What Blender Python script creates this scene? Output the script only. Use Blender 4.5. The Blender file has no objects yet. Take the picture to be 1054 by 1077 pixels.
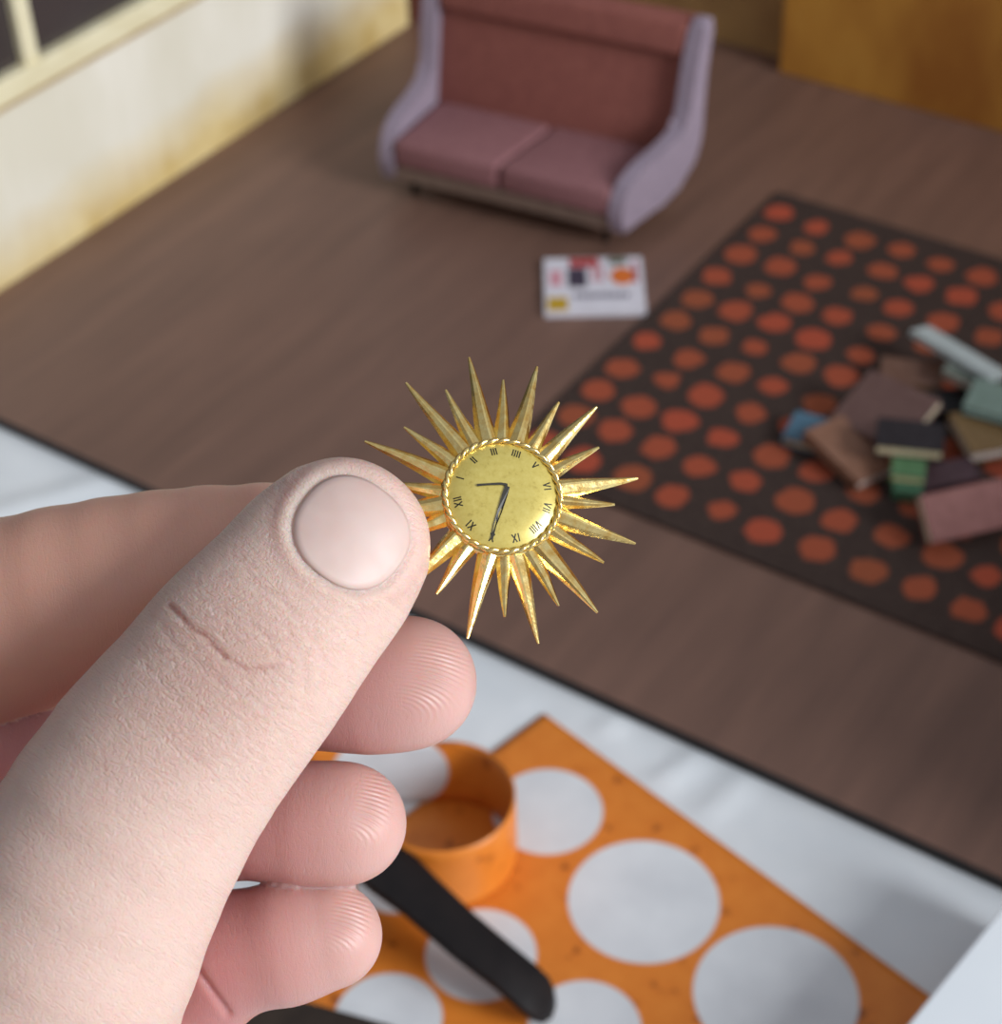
import bpy, bmesh, math, random
import numpy as np
from mathutils import Vector, Matrix
random.seed(7)
rng = np.random.default_rng(7)
S = bpy.context.scene
COL = S.collection
CM = 0.01

# ------------------------------------------------------------------ camera
F = 1925.0; CX = 527.0; CY = 538.5
RW = np.array([[0.82806899, 0.34714409, -0.44021895],
               [0.5599727, -0.55005194, 0.61957521],
               [-0.02706142, -0.75956161, -0.64987217]])   # columns: right, down, forward
CAMP = np.array([0.0, 0.0, 0.33])
right, down, fwd = RW[:, 0], RW[:, 1], RW[:, 2]
cam_rot = Matrix(((right[0], -down[0], -fwd[0]), (right[1], -down[1], -fwd[1]), (right[2], -down[2], -fwd[2])))
cam_m = Matrix.Translation(Vector(CAMP)) @ cam_rot.to_4x4()
cd = bpy.data.cameras.new('camera'); cam = bpy.data.objects.new('camera', cd); COL.objects.link(cam)
cam.matrix_world = cam_m
cd.sensor_fit = 'HORIZONTAL'; cd.sensor_width = 36.0; cd.lens = F / 1054 * 36
cd.clip_start = 0.01; cd.clip_end = 20
cd.dof.use_dof = True; cd.dof.focus_distance = 0.195; cd.dof.aperture_fstop = 33
cd.dof.aperture_blades = 0
S.camera = cam

def at(px, py, z):            # point (cm) where the sight line meets the horizontal plane z (cm)
    d = RW @ np.array([px - CX, py - CY, F]); t = (z * CM - CAMP[2]) / d[2]
    return (CAMP + d * t) / CM

def hp(px, py, d):            # hand frame (cm): x right, y up, z towards the viewer
    return np.array([(px - CX) / F * d, -(py - CY) / F * d, -d])

# ------------------------------------------------------------------ materials
def sr(r, g, b):
    def c(v):
        v /= 255.0
        return v / 12.92 if v <= 0.04045 else ((v + 0.055) / 1.055) ** 2.4
    return (c(r), c(g), c(b), 1.0)

class NT:
    def __init__(s, name):
        s.m = bpy.data.materials.new(name); s.m.use_nodes = True
        s.t = s.m.node_tree; s.b = s.t.nodes['Principled BSDF']
        s._tc = None
    def n(s, typ, **kw):
        x = s.t.nodes.new(typ)
        for k, v in kw.items(): setattr(x, k, v)
        return x
    def l(s, a, b): s.t.links.new(a, b)
    def obj(s):
        if s._tc is None: s._tc = s.n('ShaderNodeTexCoord')
        return s._tc.outputs['Object']
    def mapping(s, src, scale=(1, 1, 1), rot=(0, 0, 0), loc=(0, 0, 0)):
        m = s.n('ShaderNodeMapping'); m.inputs['Scale'].default_value = scale
        m.inputs['Rotation'].default_value = rot; m.inputs['Location'].default_value = loc
        s.l(src, m.inputs['Vector']); return m.outputs[0]
    def noise(s, vec, scale, detail=3, rough=0.5, dist=0.0):
        x = s.n('ShaderNodeTexNoise'); x.inputs['Scale'].default_value = scale
        x.inputs['Detail'].default_value = detail; x.inputs['Roughness'].default_value = rough
        x.inputs['Distortion'].default_value = dist
        s.l(vec, x.inputs['Vector']); return x.outputs['Fac']
    def ramp(s, fac, stops):
        r = s.n('ShaderNodeValToRGB'); e = r.color_ramp.elements
        while len(e) < len(stops): e.new(0.5)
        for el, (p, c) in zip(e, stops): el.position = p; el.color = c
        s.l(fac, r.inputs[0]); return r.outputs[0]
    def math(s, op, a, b=None, c=None, clamp=False):
        x = s.n('ShaderNodeMath', operation=op); x.use_clamp = clamp
        for i, v in enumerate((a, b, c)):
            if v is None: continue
            if isinstance(v, (int, float)): x.inputs[i].default_value = v
            else: s.l(v, x.inputs[i])
        return x.outputs[0]
    def mix(s, fac, a, b, blend='MIX'):
        x = s.n('ShaderNodeMix', data_type='RGBA', blend_type=blend)
        for sock, v in ((x.inputs[0], fac), (x.inputs[6], a), (x.inputs[7], b)):
            if isinstance(v, (int, float, tuple)): sock.default_value = v
            else: s.l(v, sock)
        return x.outputs[2]
    def bump(s, h, strength, dist):
        x = s.n('ShaderNodeBump'); x.inputs['Strength'].default_value = strength
        x.inputs['Distance'].default_value = dist
        s.l(h, x.inputs['Height']); return x
    def set(s, **kw):
        for k, v in kw.items():
            sock = s.b.inputs[k.replace('_', ' ')]
            if isinstance(v, (int, float, tuple)): sock.default_value = v
            else: s.l(v, sock)
        return s

def mottled(name, c1, c2, scale=200, rough=0.7, bumpd=0.0, spec=0.4, detail=3, stretch=(1, 1, 1), **kw):
    t = NT(name); v = t.mapping(t.obj(), stretch); f = t.noise(v, scale, detail)
    col = t.ramp(f, [(0.35, c1), (0.65, c2)])
    t.set(Base_Color=col, Roughness=rough)
    t.b.inputs['Specular IOR Level'].default_value = spec
    if bumpd:
        t.l(t.bump(f, 0.6, bumpd).outputs[0], t.b.inputs['Normal'])
    if kw: t.set(**kw)
    return t.m

# floor: thin dark brown sheet with faint grain running front to back
t = NT('brown_floor'); v = t.mapping(t.obj(), (22, 2.2, 5)); f1 = t.noise(v, 6, 5, 0.6)
v2 = t.mapping(t.obj(), (1, 0.35, 1)); f2 = t.noise(v2, 22, 3)
c = t.ramp(f1, [(0.3, sr(112, 83, 72)), (0.7, sr(134, 100, 86))])
c = t.mix(t.math('MULTIPLY', f2, 0.45), c, sr(92, 70, 58))
t.set(Base_Color=c, Roughness=0.48); t.b.inputs['Specular IOR Level'].default_value = 0.45
t.l(t.bump(f1, 0.3, 0.0003).outputs[0], t.b.inputs['Normal']); M_FLOOR = t.m
M_EDGE = mottled('dark_floor_edge', sr(26, 21, 19), sr(38, 30, 26), 300, 0.6)

# left wall: cream paint with a yellowed, worn band along the bottom
t = NT('cream_wall'); sx = t.n('ShaderNodeSeparateXYZ'); t.l(t.obj(), sx.inputs[0])
nz = t.noise(t.obj(), 26, 4, 0.55)
yy = t.math('SUBTRACT', sx.outputs['Y'], 0.30)                       # the stain climbs towards the far end
lim = t.math('ADD', t.math('MULTIPLY', yy, 0.05), 0.0095)
h = t.math('SUBTRACT', sx.outputs['Z'], lim)
h = t.math('ADD', h, t.math('MULTIPLY', t.math('SUBTRACT', nz, 0.5), 0.022))
fac = t.math('ADD', t.math('MULTIPLY', h, 42), 0.5, clamp=True)
white = t.ramp(t.noise(t.mapping(t.obj(), (1, 1, 0.4)), 30, 3), [(0.35, sr(226, 219, 200)), (0.65, sr(240, 234, 220))])
yel = t.ramp(t.noise(t.obj(), 60, 3), [(0.3, sr(208, 178, 112)), (0.7, sr(230, 208, 152))])
t.set(Base_Color=t.mix(fac, yel, white), Roughness=0.6); M_WALL_L = t.m
t = NT('amber_wall'); nz = t.noise(t.mapping(t.obj(), (1, 1, 0.5)), 16, 4, 0.6)
c = t.ramp(nz, [(0.3, sr(160, 100, 36)), (0.52, sr(196, 138, 56)), (0.75, sr(204, 156, 74))])
t.set(Base_Color=c, Roughness=0.55); M_WALL_B = t.m
M_WALL_N = mottled('tan_wall', sr(150, 114, 74), sr(172, 136, 88), 40, 0.6)
M_POST = mottled('red_brown_post', sr(72, 36, 26), sr(90, 48, 34), 60, 0.6)
M_FRAME = mottled('cream_window_paint', sr(226, 214, 176), sr(236, 226, 192), 80, 0.5)
M_GROOVE = mottled('tan_groove', sr(176, 148, 104), sr(190, 164, 118), 80, 0.6)
t = NT('dark_window_glass'); t.set(Base_Color=sr(74, 66, 64), Roughness=0.12); t.b.inputs['Transmission Weight'].default_value = 0.15; M_GLASS = t.m

# table cloth
t = NT('white_cloth'); w = t.noise(t.obj(), 24, 4, 0.6)
c = t.ramp(w, [(0.3, sr(222, 226, 230)), (0.7, sr(236, 238, 240))])
t.set(Base_Color=c, Roughness=0.85); t.b.inputs['Specular IOR Level'].default_value = 0.2
t.l(t.bump(t.noise(t.obj(), 900, 2), 0.3, 0.0002).outputs[0], t.b.inputs['Normal']); M_CLOTH = t.m
M_BOXW = mottled('white_card_box', sr(226, 231, 236), sr(232, 236, 240), 30, 0.45)
M_BLACK = mottled('black_rubber', sr(19, 14, 15), sr(26, 20, 20), 200, 0.6, spec=0.25)
M_DARKB = mottled('dark_brown_handle', sr(44, 34, 28), sr(58, 46, 38), 150, 0.5)

def dotted(name, dots, dims=2):
    """orange sheet printed with round off-white dots: dots = (u, v, r) in metres in the object's UV map"""
    t = NT(name); uv = t.n('ShaderNodeUVMap'); uv.uv_map = 'UVMap'
    acc = None
    for (u, v_, r) in dots:
        d = t.n('ShaderNodeVectorMath', operation='DISTANCE'); t.l(uv.outputs[0], d.inputs[0]); d.inputs[1].default_value = (u, v_, 0)
        q = t.math('SUBTRACT', d.outputs['Value'], r)
        acc = q if acc is None else t.math('MINIMUM', acc, q)
    fac = t.math('ADD', t.math('MULTIPLY', acc, 1500), 0.5, clamp=True)
    spk = t.noise(t.obj(), 170, 2, 0.5)
    org = t.ramp(spk, [(0.27, sr(160, 80, 16)), (0.36, sr(220, 124, 38)), (0.7, sr(228, 134, 46))])
    wht = t.ramp(t.noise(t.obj(), 60, 3), [(0.3, sr(212, 214, 218)), (0.7, sr(228, 230, 233))])
    t.set(Base_Color=t.mix(fac, wht, org), Roughness=0.42)
    return t

# rug: charcoal pile with a grid of uneven rust-orange spots
t = NT('spotted_rug'); sx = t.n('ShaderNodeSeparateXYZ'); t.l(t.obj(), sx.inputs[0])
PX, PY = 0.0144, 0.01465
gx = t.math('DIVIDE', t.math('ADD', sx.outputs['X'], 0.229 + PX / 2), PX)
gy = t.math('DIVIDE', t.math('SUBTRACT', sx.outputs['Y'], 0.3455 - PY / 2), PY)
ix, iy = t.math('FLOOR', gx), t.math('FLOOR', gy)
cmb = t.n('ShaderNodeCombineXYZ'); t.l(ix, cmb.inputs[0]); t.l(iy, cmb.inputs[1])
wn = t.n('ShaderNodeTexWhiteNoise', noise_dimensions='2D'); t.l(cmb.outputs[0], wn.inputs['Vector'])
sc = t.n('ShaderNodeSeparateColor'); t.l(wn.outputs['Color'], sc.inputs[0])
fx = t.math('ADD', t.math('SUBTRACT', t.math('SUBTRACT', gx, ix), 0.5), t.math('MULTIPLY', t.math('SUBTRACT', sc.outputs[0], 0.5), 0.16))
fy = t.math('ADD', t.math('SUBTRACT', t.math('SUBTRACT', gy, iy), 0.5), t.math('MULTIPLY', t.math('SUBTRACT', sc.outputs[1], 0.5), 0.16))
wob = t.math('MULTIPLY', t.math('SUBTRACT', t.noise(t.obj(), 240, 2), 0.5), 0.22)
dd = t.math('ADD', t.math('SQRT', t.math('ADD', t.math('MULTIPLY', fx, fx), t.math('MULTIPLY', fy, fy))), wob)
rr = t.math('ADD', t.math('MULTIPLY', sc.outputs[2], 0.11), 0.27)
fac = t.math('ADD', t.math('MULTIPLY', t.math('SUBTRACT', dd, rr), 14), 0.5, clamp=True)
# no spots on the border
for sock, lo, hi in ((gx, 0.0, 12.95), (gy, 0.0, 10.9)):
    a = t.math('LESS_THAN', sock, lo); b = t.math('GREATER_THAN', sock, hi)
    fac = t.math('MAXIMUM', fac, t.math('MAXIMUM', a, b))
pile = t.noise(t.obj(), 1200, 2)
org = t.mix(sc.outputs[0], sr(160, 86, 60), sr(190, 82, 62)); org = t.mix(t.math('MULTIPLY', pile, 0.6), org, sr(138, 82, 58))
blk = t.ramp(pile, [(0.3, sr(58, 46, 43)), (0.7, sr(80, 66, 60))])
t.set(Base_Color=t.mix(fac, org, blk), Roughness=0.95); t.b.inputs['Specular IOR Level'].default_value = 0.1
t.l(t.bump(pile, 0.8, 0.0006).outputs[0], t.b.inputs['Normal']); M_RUG = t.m

M_SIDE = mottled('lilac_felt', sr(142, 128, 142), sr(154, 138, 152), 500, 0.85, 0.0002)
M_SEAT = mottled('mauve_felt', sr(132, 88, 90), sr(146, 100, 102), 500, 0.85, 0.0002)
M_BACK = mottled('rust_pink_felt', sr(130, 74, 66), sr(142, 84, 74), 400, 0.85, 0.0002)
M_BASE = mottled('taupe_base', sr(118, 96, 84), sr(130, 108, 96), 300, 0.7)
M_PAGES = {}
def flat(name, c, rough=0.6, var=10):
    return mottled(name, sr(*[max(0, x - var) for x in c]), sr(*[min(255, x + var) for x in c]), 350, rough)

# gold
t = NT('gold'); n1 = t.noise(t.obj(), 900, 4, 0.6)
t.set(Base_Color=t.ramp(n1, [(0.3, (0.92, 0.56, 0.15, 1)), (0.6, (1.0, 0.78, 0.33, 1))]), Metallic=1.0,
      Roughness=t.math('ADD', t.math('MULTIPLY', n1, 0.2), 0.13))
t.l(t.bump(t.noise(t.obj(), 1500, 3), 0.5, 0.00008).outputs[0], t.b.inputs['Normal']); M_GOLD = t.m
t = NT('gold_dial'); n1 = t.noise(t.obj(), 1400, 4, 0.65)
t.set(Base_Color=t.ramp(n1, [(0.22, sr(176, 152, 66)), (0.42, sr(208, 186, 92)), (0.8, sr(220, 200, 110))]), Metallic=0.3, Roughness=0.34)
t.b.inputs['Coat Weight'].default_value = 1.0; t.b.inputs['Coat Roughness'].default_value = 0.2; M_DIAL = t.m
t = NT('black_ink'); t.set(Base_Color=sr(34, 28, 14), Roughness=0.5); M_INK = t.m
t = NT('grey_black_hand'); t.set(Base_Color=sr(58, 54, 46), Roughness=0.4); M_HANDS = t.m

# ------------------------------------------------------------------ mesh helpers (cm in, metres out)
def tag(o, label=None, cat=None, group=None, kind=None):
    if label: o['label'] = label
    if cat: o['category'] = cat
    if group: o['group'] = group
    if kind: o['kind'] = kind
    return o
def empty(name, loc=(0, 0, 0), rz=0.0, m=None):
    o = bpy.data.objects.new(name, None); o.empty_display_size = 0.005; COL.objects.link(o)
    if m is not None: o.matrix_world = m
    else: o.location = [c * CM for c in loc]; o.rotation_euler = (0, 0, rz)
    return o
def link(name, bm, mats, parent=None, smooth=False, loc=(0, 0, 0), rz=0.0):
    bmesh.ops.recalc_face_normals(bm, faces=bm.faces)
    bmesh.ops.scale(bm, vec=(CM, CM, CM), verts=bm.verts)
    me = bpy.data.meshes.new(name); bm.to_mesh(me); bm.free()
    for m in (mats if isinstance(mats, (list, tuple)) else [mats]): me.materials.append(m)
    if smooth:
        for p in me.polygons: p.use_smooth = True
    o = bpy.data.objects.new(name, me); COL.objects.link(o)
    o.parent = parent; o.location = [c * CM for c in loc]; o.rotation_euler = (0, 0, rz)
    return o
def add_box(bm, lo, hi, bev=0.0, seg=2, mat=None, mi=0):
    g = bmesh.ops.create_cube(bm, size=1.0); vs = g['verts']
    for v in vs:
        v.co = Vector([lo[i] + (v.co[i] + 0.5) * (hi[i] - lo[i]) for i in range(3)])
    fs = list({f for v in vs for f in v.link_faces})
    for f in fs: f.material_index = mi
    if bev:
        es = list({e for v in vs for e in v.link_edges})
        r = bmesh.ops.bevel(bm, geom=es, offset=bev, segments=seg, profile=0.5, affect='EDGES')
        vs = list({v for f in r['faces'] for v in f.verts} | {v for v in vs if v.is_valid})
        for f in r['faces']: f.material_index = mi
    if mat is not None:
        for v in vs: v.co = mat @ v.co
    return vs
def add_prism(bm, pts, a, b, axis='x', bev=0.0, seg=2):
    """extrude a 2-D outline along an axis from a to b"""
    def P(u, v, w):
        return {'x': (w, u, v), 'y': (u, w, v), 'z': (u, v, w)}[axis]
    A = [bm.verts.new(P(u, v, a)) for u, v in pts]; B = [bm.verts.new(P(u, v, b)) for u, v in pts]
    n = len(pts); fs = [bm.faces.new(A), bm.faces.new(B[::-1])]
    for i in range(n): fs.append(bm.faces.new((A[i], B[i], B[(i + 1) % n], A[(i + 1) % n])))
    if bev:
        es = [e for f in fs[:2] for e in f.edges]
        bmesh.ops.bevel(bm, geom=es, offset=bev, segments=seg, profile=0.5, affect='EDGES')
def add_lathe(bm, prof, n=12, c=(0, 0)):
    rings = []
    for r, z in prof:
        rings.append([bm.verts.new((c[0] + r * math.cos(2 * math.pi * i / n), c[1] + r * math.sin(2 * math.pi * i / n), z)) for i in range(n)])
    for a, b in zip(rings, rings[1:]):
        for i in range(n): bm.faces.new((a[i], a[(i + 1) % n], b[(i + 1) % n], b[i]))
    bm.faces.new(rings[0][::-1]); bm.faces.new(rings[-1])
def smoothcurve(pts, n=6):
    out = []; P = [Vector(p) for p in pts]
    for i in range(len(P) - 1):
        p0 = P[max(i - 1, 0)]; p1 = P[i]; p2 = P[i + 1]; p3 = P[min(i + 2, len(P) - 1)]
        for k in range(n):
            s = k / n
            out.append(0.5 * ((2 * p1) + (p2 - p0) * s + (2 * p0 - 5 * p1 + 4 * p2 - p3) * s * s + (3 * p1 - p0 - 3 * p2 + p3) * s ** 3))
    out.append(P[-1]); return out

# ------------------------------------------------------------------ setting
XL, YF, YB, XR = -42.5, 27.05, 58.55, 6.0
bm = bmesh.new(); add_box(bm, (XL, YF, -0.43), (XR, 62, 0), 0.03, 2)
o = link('floor', bm, [M_FLOOR, M_EDGE])
for p in o.data.polygons:
    if p.normal.z < 0.3: p.material_index = 1
tag(o, kind='structure')
# left wall with a window opening
W0, W1, Z0, Z1 = 27.8, 49.0, 6.75, 13.0
bm = bmesh.new(); t0, t1 = XL - 0.5, XL
add_box(bm, (t0, YF, -0.43), (t1, 54.6, Z0)); add_box(bm, (t0, YF, Z1), (t1, 54.6, 16))
add_box(bm, (t0, YF, Z0), (t1, W0, Z1)); add_box(bm, (t0, W1, Z0), (t1, 54.6, Z1))
tag(link('wall_left', bm, M_WALL_L), kind='structure')
bm = bmesh.new(); add_box(bm, (XL - 0.9, 54.6, -0.43), (XL + 0.15, 60.2, 16), 0.05)
tag(link('trim_1', bm, M_POST), kind='structure')
bm = bmesh.new(); add_box(bm, (XL, 59.7, -0.43), (-27.85, 60.2, 16))
tag(link('wall_back_left', bm, M_WALL_N), kind='structure')
bm = bmesh.new(); add_box(bm, (-27.85, YB, 0.0), (XR, 60.2, 16), 0.05)
tag(link('wall_back', bm, M_WALL_B), kind='structure')
bm = bmesh.new(); add_box(bm, (3.0, YF, 0.0), (3.5, YB, 10.0), 0.05)
tag(link('wall_right_unseen', bm, M_WALL_B), kind='structure')  # unseen low side wall, added and sized for its shadow over the right side
win = empty('window_1', (XL, (W0 + W1) / 2, Z0)); tag(win, kind='structure')
bm = bmesh.new(); yc = (W0 + W1) / 2
add_box(bm, (-0.35, W0 - yc - 0.5, -0.75), (0.28, W1 - yc + 0.5, 0.05), 0.06)
add_box(bm, (-0.35, W0 - yc - 0.5, Z1 - Z0 - 0.05), (0.22, W1 - yc + 0.5, Z1 - Z0 + 0.6), 0.06)
add_box(bm, (-0.35, W0 - yc - 0.5, 0), (0.22, W0 - yc + 0.1, Z1 - Z0), 0.06)
add_box(bm, (-0.35, W1 - yc - 0.1, 0), (0.22, W1 - yc + 0.5, Z1 - Z0), 0.06)
link('window_frame', bm, M_FRAME, win)
for y in (35.15, 42.1):
    bm = bmesh.new(); add_box(bm, (-0.3, y - yc - 0.3, 0), (0.15, y - yc + 0.3, Z1 - Z0), 0.06); link('glazing_bar', bm, M_FRAME, win)
bm = bmesh.new(); add_box(bm, (-0.22, W0 - yc, 0), (-0.16, W1 - yc, Z1 - Z0)); link('pane', bm, M_GLASS, win)
bm = bmesh.new(); add_box(bm, (0.0, W0 - yc - 0.5, -1.0), (0.12, W1 - yc + 0.5, -0.78), 0.03); link('window_sill', bm, M_GROOVE, win)

# table cloth: gently rumpled sheet with ironed creases
def cloth_h(x, y):
    f = 0.0
    for (ang, wl, amp, ph) in ((0.5, 3.1, 0.05, 0.3), (1.9, 2.2, 0.04, 1.2), (2.6, 4.7, 0.06, 2.0), (1.2, 1.3, 0.02, 0.7)):
        u = x * math.cos(ang) + y * math.sin(ang)
        f += amp * (1 - abs(math.sin(u / wl + ph + 0.8 * math.sin((x * 0.31 - y * 0.23) / wl + ph)))) ** 3
    for (x0, y0, x1, y1, a, w) in ((-16.2, 25.2, -15.6, 27.2, .10, .22), (-14.2, 24.6, -13.4, 27.2, .13, .25), (-12.6, 24.4, -12.2, 27, .10, .3), (-36, 22, -33, 27, .14, .5), (-34, 20, -28, 26.8, .10, .4), (-31, 19, -30, 26, .1, .4)):
        dx, dy = x1 - x0, y1 - y0; s = max(0, min(1, ((x - x0) * dx + (y - y0) * dy) / (dx * dx + dy * dy)))
        d2 = (x - x0 - s * dx) ** 2 + (y - y0 - s * dy) ** 2
        f += a * math.exp(-d2 / (w * w))
    return f
bm = bmesh.new(); xs = [-90, -70, -55, -46] + [-44 + 0.28 * i for i in range(166)] + [5, 12, 25, 45]
ys = [-30, -10, 0, 6] + [10 + 0.28 * i for i in range(72)] + [34, 50, 70, 90]
grid = []
for x in xs:
    row = []
    for y in ys:
        hh = cloth_h(x, y) if (-44 <= x <= 3 and 10 <= y <= 30.2) else 0
        under = 1.0
        if YF - 0.2 < y and x > XL - 1: under = 0.0
        # flat where the orange sheet lies
        ax, ay = -17.44, 26.08; ux, uy = 0.978, -0.2095
        lu = (x - ax) * ux + (y - ay) * uy; lv = (x - ax) * uy + (y - ay) * -ux
        if -0.4 < lu < 15 and -0.25 < lv < 15: under = 0.0
        row.append(bm.verts.new((x, y, -0.46 + hh * under)))
    grid.append(row)
for i in range(len(xs) - 1):
    for j in range(len(ys) - 1): bm.faces.new((grid[i][j], grid[i + 1][j], grid[i + 1][j + 1], grid[i][j + 1]))
o = link('tablecloth', bm, M_CLOTH, smooth=True)
tag(o, 'white rumpled tablecloth lying under the doll house floor and the orange dotted sheet', 'tablecloth')

# ------------------------------------------------------------------ rug
bm = bmesh.new(); add_box(bm, (-23.75, 33.3, 0.0), (-3.9, 50.55, 0.14), 0.05, 2)
tag(link('rug', bm, M_RUG), 'dark brown rug covered in rows of rust orange spots', 'rug')

# ------------------------------------------------------------------ sofa
sofa = empty('sofa', (-35.15, 43.2, 0.0), math.radians(7.1))
tag(sofa, 'pink high-backed two-seat doll house sofa with lilac wings by the back wall', 'sofa')
SW = 8.9
def splay(bm):        # the sofa widens towards its back
    for v in bm.verts: v.co.x += 0.3 * v.co.y * (v.co.x / SW)
    return bm
prof = [(v.x, v.y) for v in smoothcurve([(0.15, 0.8, 0), (-0.02, 1.4, 0), (0.05, 2.0, 0), (0.4, 2.55, 0), (1.1, 2.9, 0), (2.1, 3.1, 0), (2.85, 3.4, 0), (3.15, 3.95, 0), (3.4, 5.4, 0), (3.75, 6.75, 0)], 5)]
prof += [(3.88, 6.95), (4.15, 6.9)] + [(v.x, v.y) for v in smoothcurve([(4.16, 6.7, 0), (3.95, 5.4, 0), (3.85, 3.9, 0), (3.75, 2.6, 0), (3.1, 1.5, 0), (1.6, 0.95, 0)], 4)]
for x0, x1 in ((-0.1, 0.4), (SW - 0.4, SW + 0.1)):
    bm = bmesh.new(); add_prism(bm, prof, x0, x1, 'x', 0.12, 3)
    link('side_panel', splay(bm), M_SIDE, sofa)
lean = Matrix.Translation(Vector((0, 2.95, 2.2))) @ Matrix.Rotation(math.radians(-10.5), 4, 'X')
bm = bmesh.new(); add_box(bm, (0.3, 0.25, -0.9), (SW - 0.3, 0.85, 4.75), 0.2, 4, lean); link('backrest', splay(bm), M_BACK, sofa, True)
bm = bmesh.new(); add_box(bm, (0.42, -0.1, 3.45), (SW - 0.42, 0.5, 4.65), 0.22, 4, lean); link('headrest', splay(bm), M_BACK, sofa, True)
bm = bmesh.new(); add_box(bm, (0.3, 0.1, 0.8), (SW - 0.3, 3.6, 1.35), 0.08, 3); link('base', splay(bm), M_BASE, sofa)
for x0, x1 in ((0.42, SW / 2 - 0.02), (SW / 2 + 0.02, SW - 0.42)):
    bm = bmesh.new(); vs = add_box(bm, (x0, 0.0, 1.33), (x1, 3.35, 2.35), 0.24, 4)
    link('seat_cushion', splay(bm), M_SEAT, sofa, True)
for x, y in ((0.8, 0.7), (SW - 0.8, 0.7), (0.8, 3.0), (SW - 0.8, 3.0)):
    bm = bmesh.new(); add_lathe(bm, [(0.1, 0), (0.16, 0.85 if y < 2 else 1.2)], 12, (x, y)); link('leg', bm, M_BLACK, sofa, True)

# ------------------------------------------------------------------ record sleeve on the floor by the sofa
a = at(573, 329, 0.2); b = at(680, 327, 0.2)
ux = (b - a)[:2]; wx = np.linalg.norm(ux); ux /= wx; vy = np.array([-ux[1], ux[0]])
hgt = 3.15; ang = math.atan2(ux[1], ux[0])
bk = empty('booklet', (a[0], a[1], 0), ang)
tag(bk, 'small white printed booklet with an orange circle on the floor before the sofa', 'booklet')
bm = bmesh.new(); add_box(bm, (0, 0, 0), (wx, hgt, 0.2), 0.02); link('cover', bm, flat('white_print', (222, 218, 226), 0.4, 4), bk)
def patch(pts, col, name='printed_patch', z=0.205):
    bm = bmesh.new(); add_prism(bm, [(x * wx, y * hgt) for x, y in pts], z - 0.01, z + 0.004, 'z'); link(name, bm, flat('print_%d_%d_%d' % col, col, 0.4, 5), bk)
R4 = lambda x0, y0, x1, y1: [(x0, y0), (x1, y0), (x1, y1), (x0, y1)]
CIR = lambda cx_, cy_, r: [(cx_ + r * math.cos(k * math.pi / 10), cy_ + 1.35 * r * math.sin(k * math.pi / 10)) for k in range(20)]
patch(CIR(0.79, 0.64, 0.12), (222, 116, 44)); patch(R4(0.9, 0.52, 0.945, 0.9), (176, 84, 96))
patch(R4(0.26, 0.82, 0.56, 0.98), (182, 66, 66)); patch(R4(0.24, 0.45, 0.43, 0.8), (70, 62, 78))
patch(R4(0.06, 0.48, 0.18, 0.76), (214, 150, 162)); patch(R4(0.49, 0.55, 0.53, 0.82), (196, 120, 128)); patch(R4(0.56, 0.55, 0.6, 0.82), (200, 132, 140))
patch(R4(0.03, 0.03, 0.23, 0.27), (196, 158, 44)); patch(R4(0.66, 0.86, 0.84, 0.98), (104, 112, 96))
for k in range(9):     # the dark, unreadable line of lettering
    x = 0.3 + 0.062 * k; patch(R4(x, 0.25, x + 0.045, 0.33), (92, 84, 104), 'lettering')
bm = bmesh.new()

# ------------------------------------------------------------------ books on the rug
PAGE = flat('cream_pages', (216, 204, 176), 0.8, 8); PAGEW = flat('white_pages', (214, 202, 196), 0.8, 8)
def book(label, p0, p1, p3, thick, col, z0, z1=None, pages=PAGE, spine='far', rise=0.15):
    """top cover: corners near left, near right, far left in the picture; the far one takes the height that makes the corner square"""
    z1 = z0 if z1 is None else z1
    a = at(*p0, z0); b = at(*p1, z1); u = b - a; L = np.linalg.norm(u); u /= L
    q0 = at(*p3, 0.0); q1 = at(*p3, 1.0); dq = q1 - q0
    z3 = float(((a - q0) @ u) / (dq @ u)); z3 = min(max(z3, max(0.5, z0 - 0.5)), z0 + rise)
    v = at(*p3, z3) - a; v -= u * (v @ u); width = np.linalg.norm(v); v /= width; n = np.cross(u, v)
    o = a - n * thick
    m = Matrix(((u[0], v[0], n[0], o[0] * CM), (u[1], v[1], n[1], o[1] * CM), (u[2], v[2], n[2], o[2] * CM), (0, 0, 0, 1)))
    r = empty('book', m=m)
    tag(r, label, 'book', 'books heaped on the rug')
    cv = flat('cover_%d_%d_%d' % col, col, 0.55, 6); e = 0.05; w0, w1 = 0, width
    bm = bmesh.new(); add_box(bm, (0, w0, 0), (L, w1, e), 0.012); link('back_cover', bm, cv, r)
    bm = bmesh.new(); add_box(bm, (0, w0, thick - e), (L, w1, thick), 0.012); link('front_cover', bm, cv, r)
    pad = 0.05
    pl = [pad, w0 + pad, e * 0.8]; ph = [L - pad, w1 - pad, thick - e * 0.8]
    if spine == 'far': sp = ((0, w1 - e, 0), (L, w1, thick)); ph[1] = w1 - e * 0.8
    elif spine == 'near': sp = ((0, w0, 0), (L, w0 + e, thick)); pl[1] = w0 + e * .8
    elif spine == 'left': sp = ((0, w0, 0), (e, w1, thick)); pl[0] = e * .8
    else: sp = ((L - e, w0, 0), (L, w1, thick)); ph[0] = L - e * .8
    bm = bmesh.new(); add_box(bm, sp[0], sp[1], 0.015); link('spine', bm, cv, r)
    bm = bmesh.new(); add_box(bm, pl, ph, 0.0); link('pages', bm, pages, r)
    return r
G = 0.145
book('blue book at the left end of the book heap', (822, 459), (872, 473), (834, 430), 0.34, (80, 112, 132), G + 0.34, spine='left', pages=flat('tan_cream_pages', (206, 178, 140)))
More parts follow.
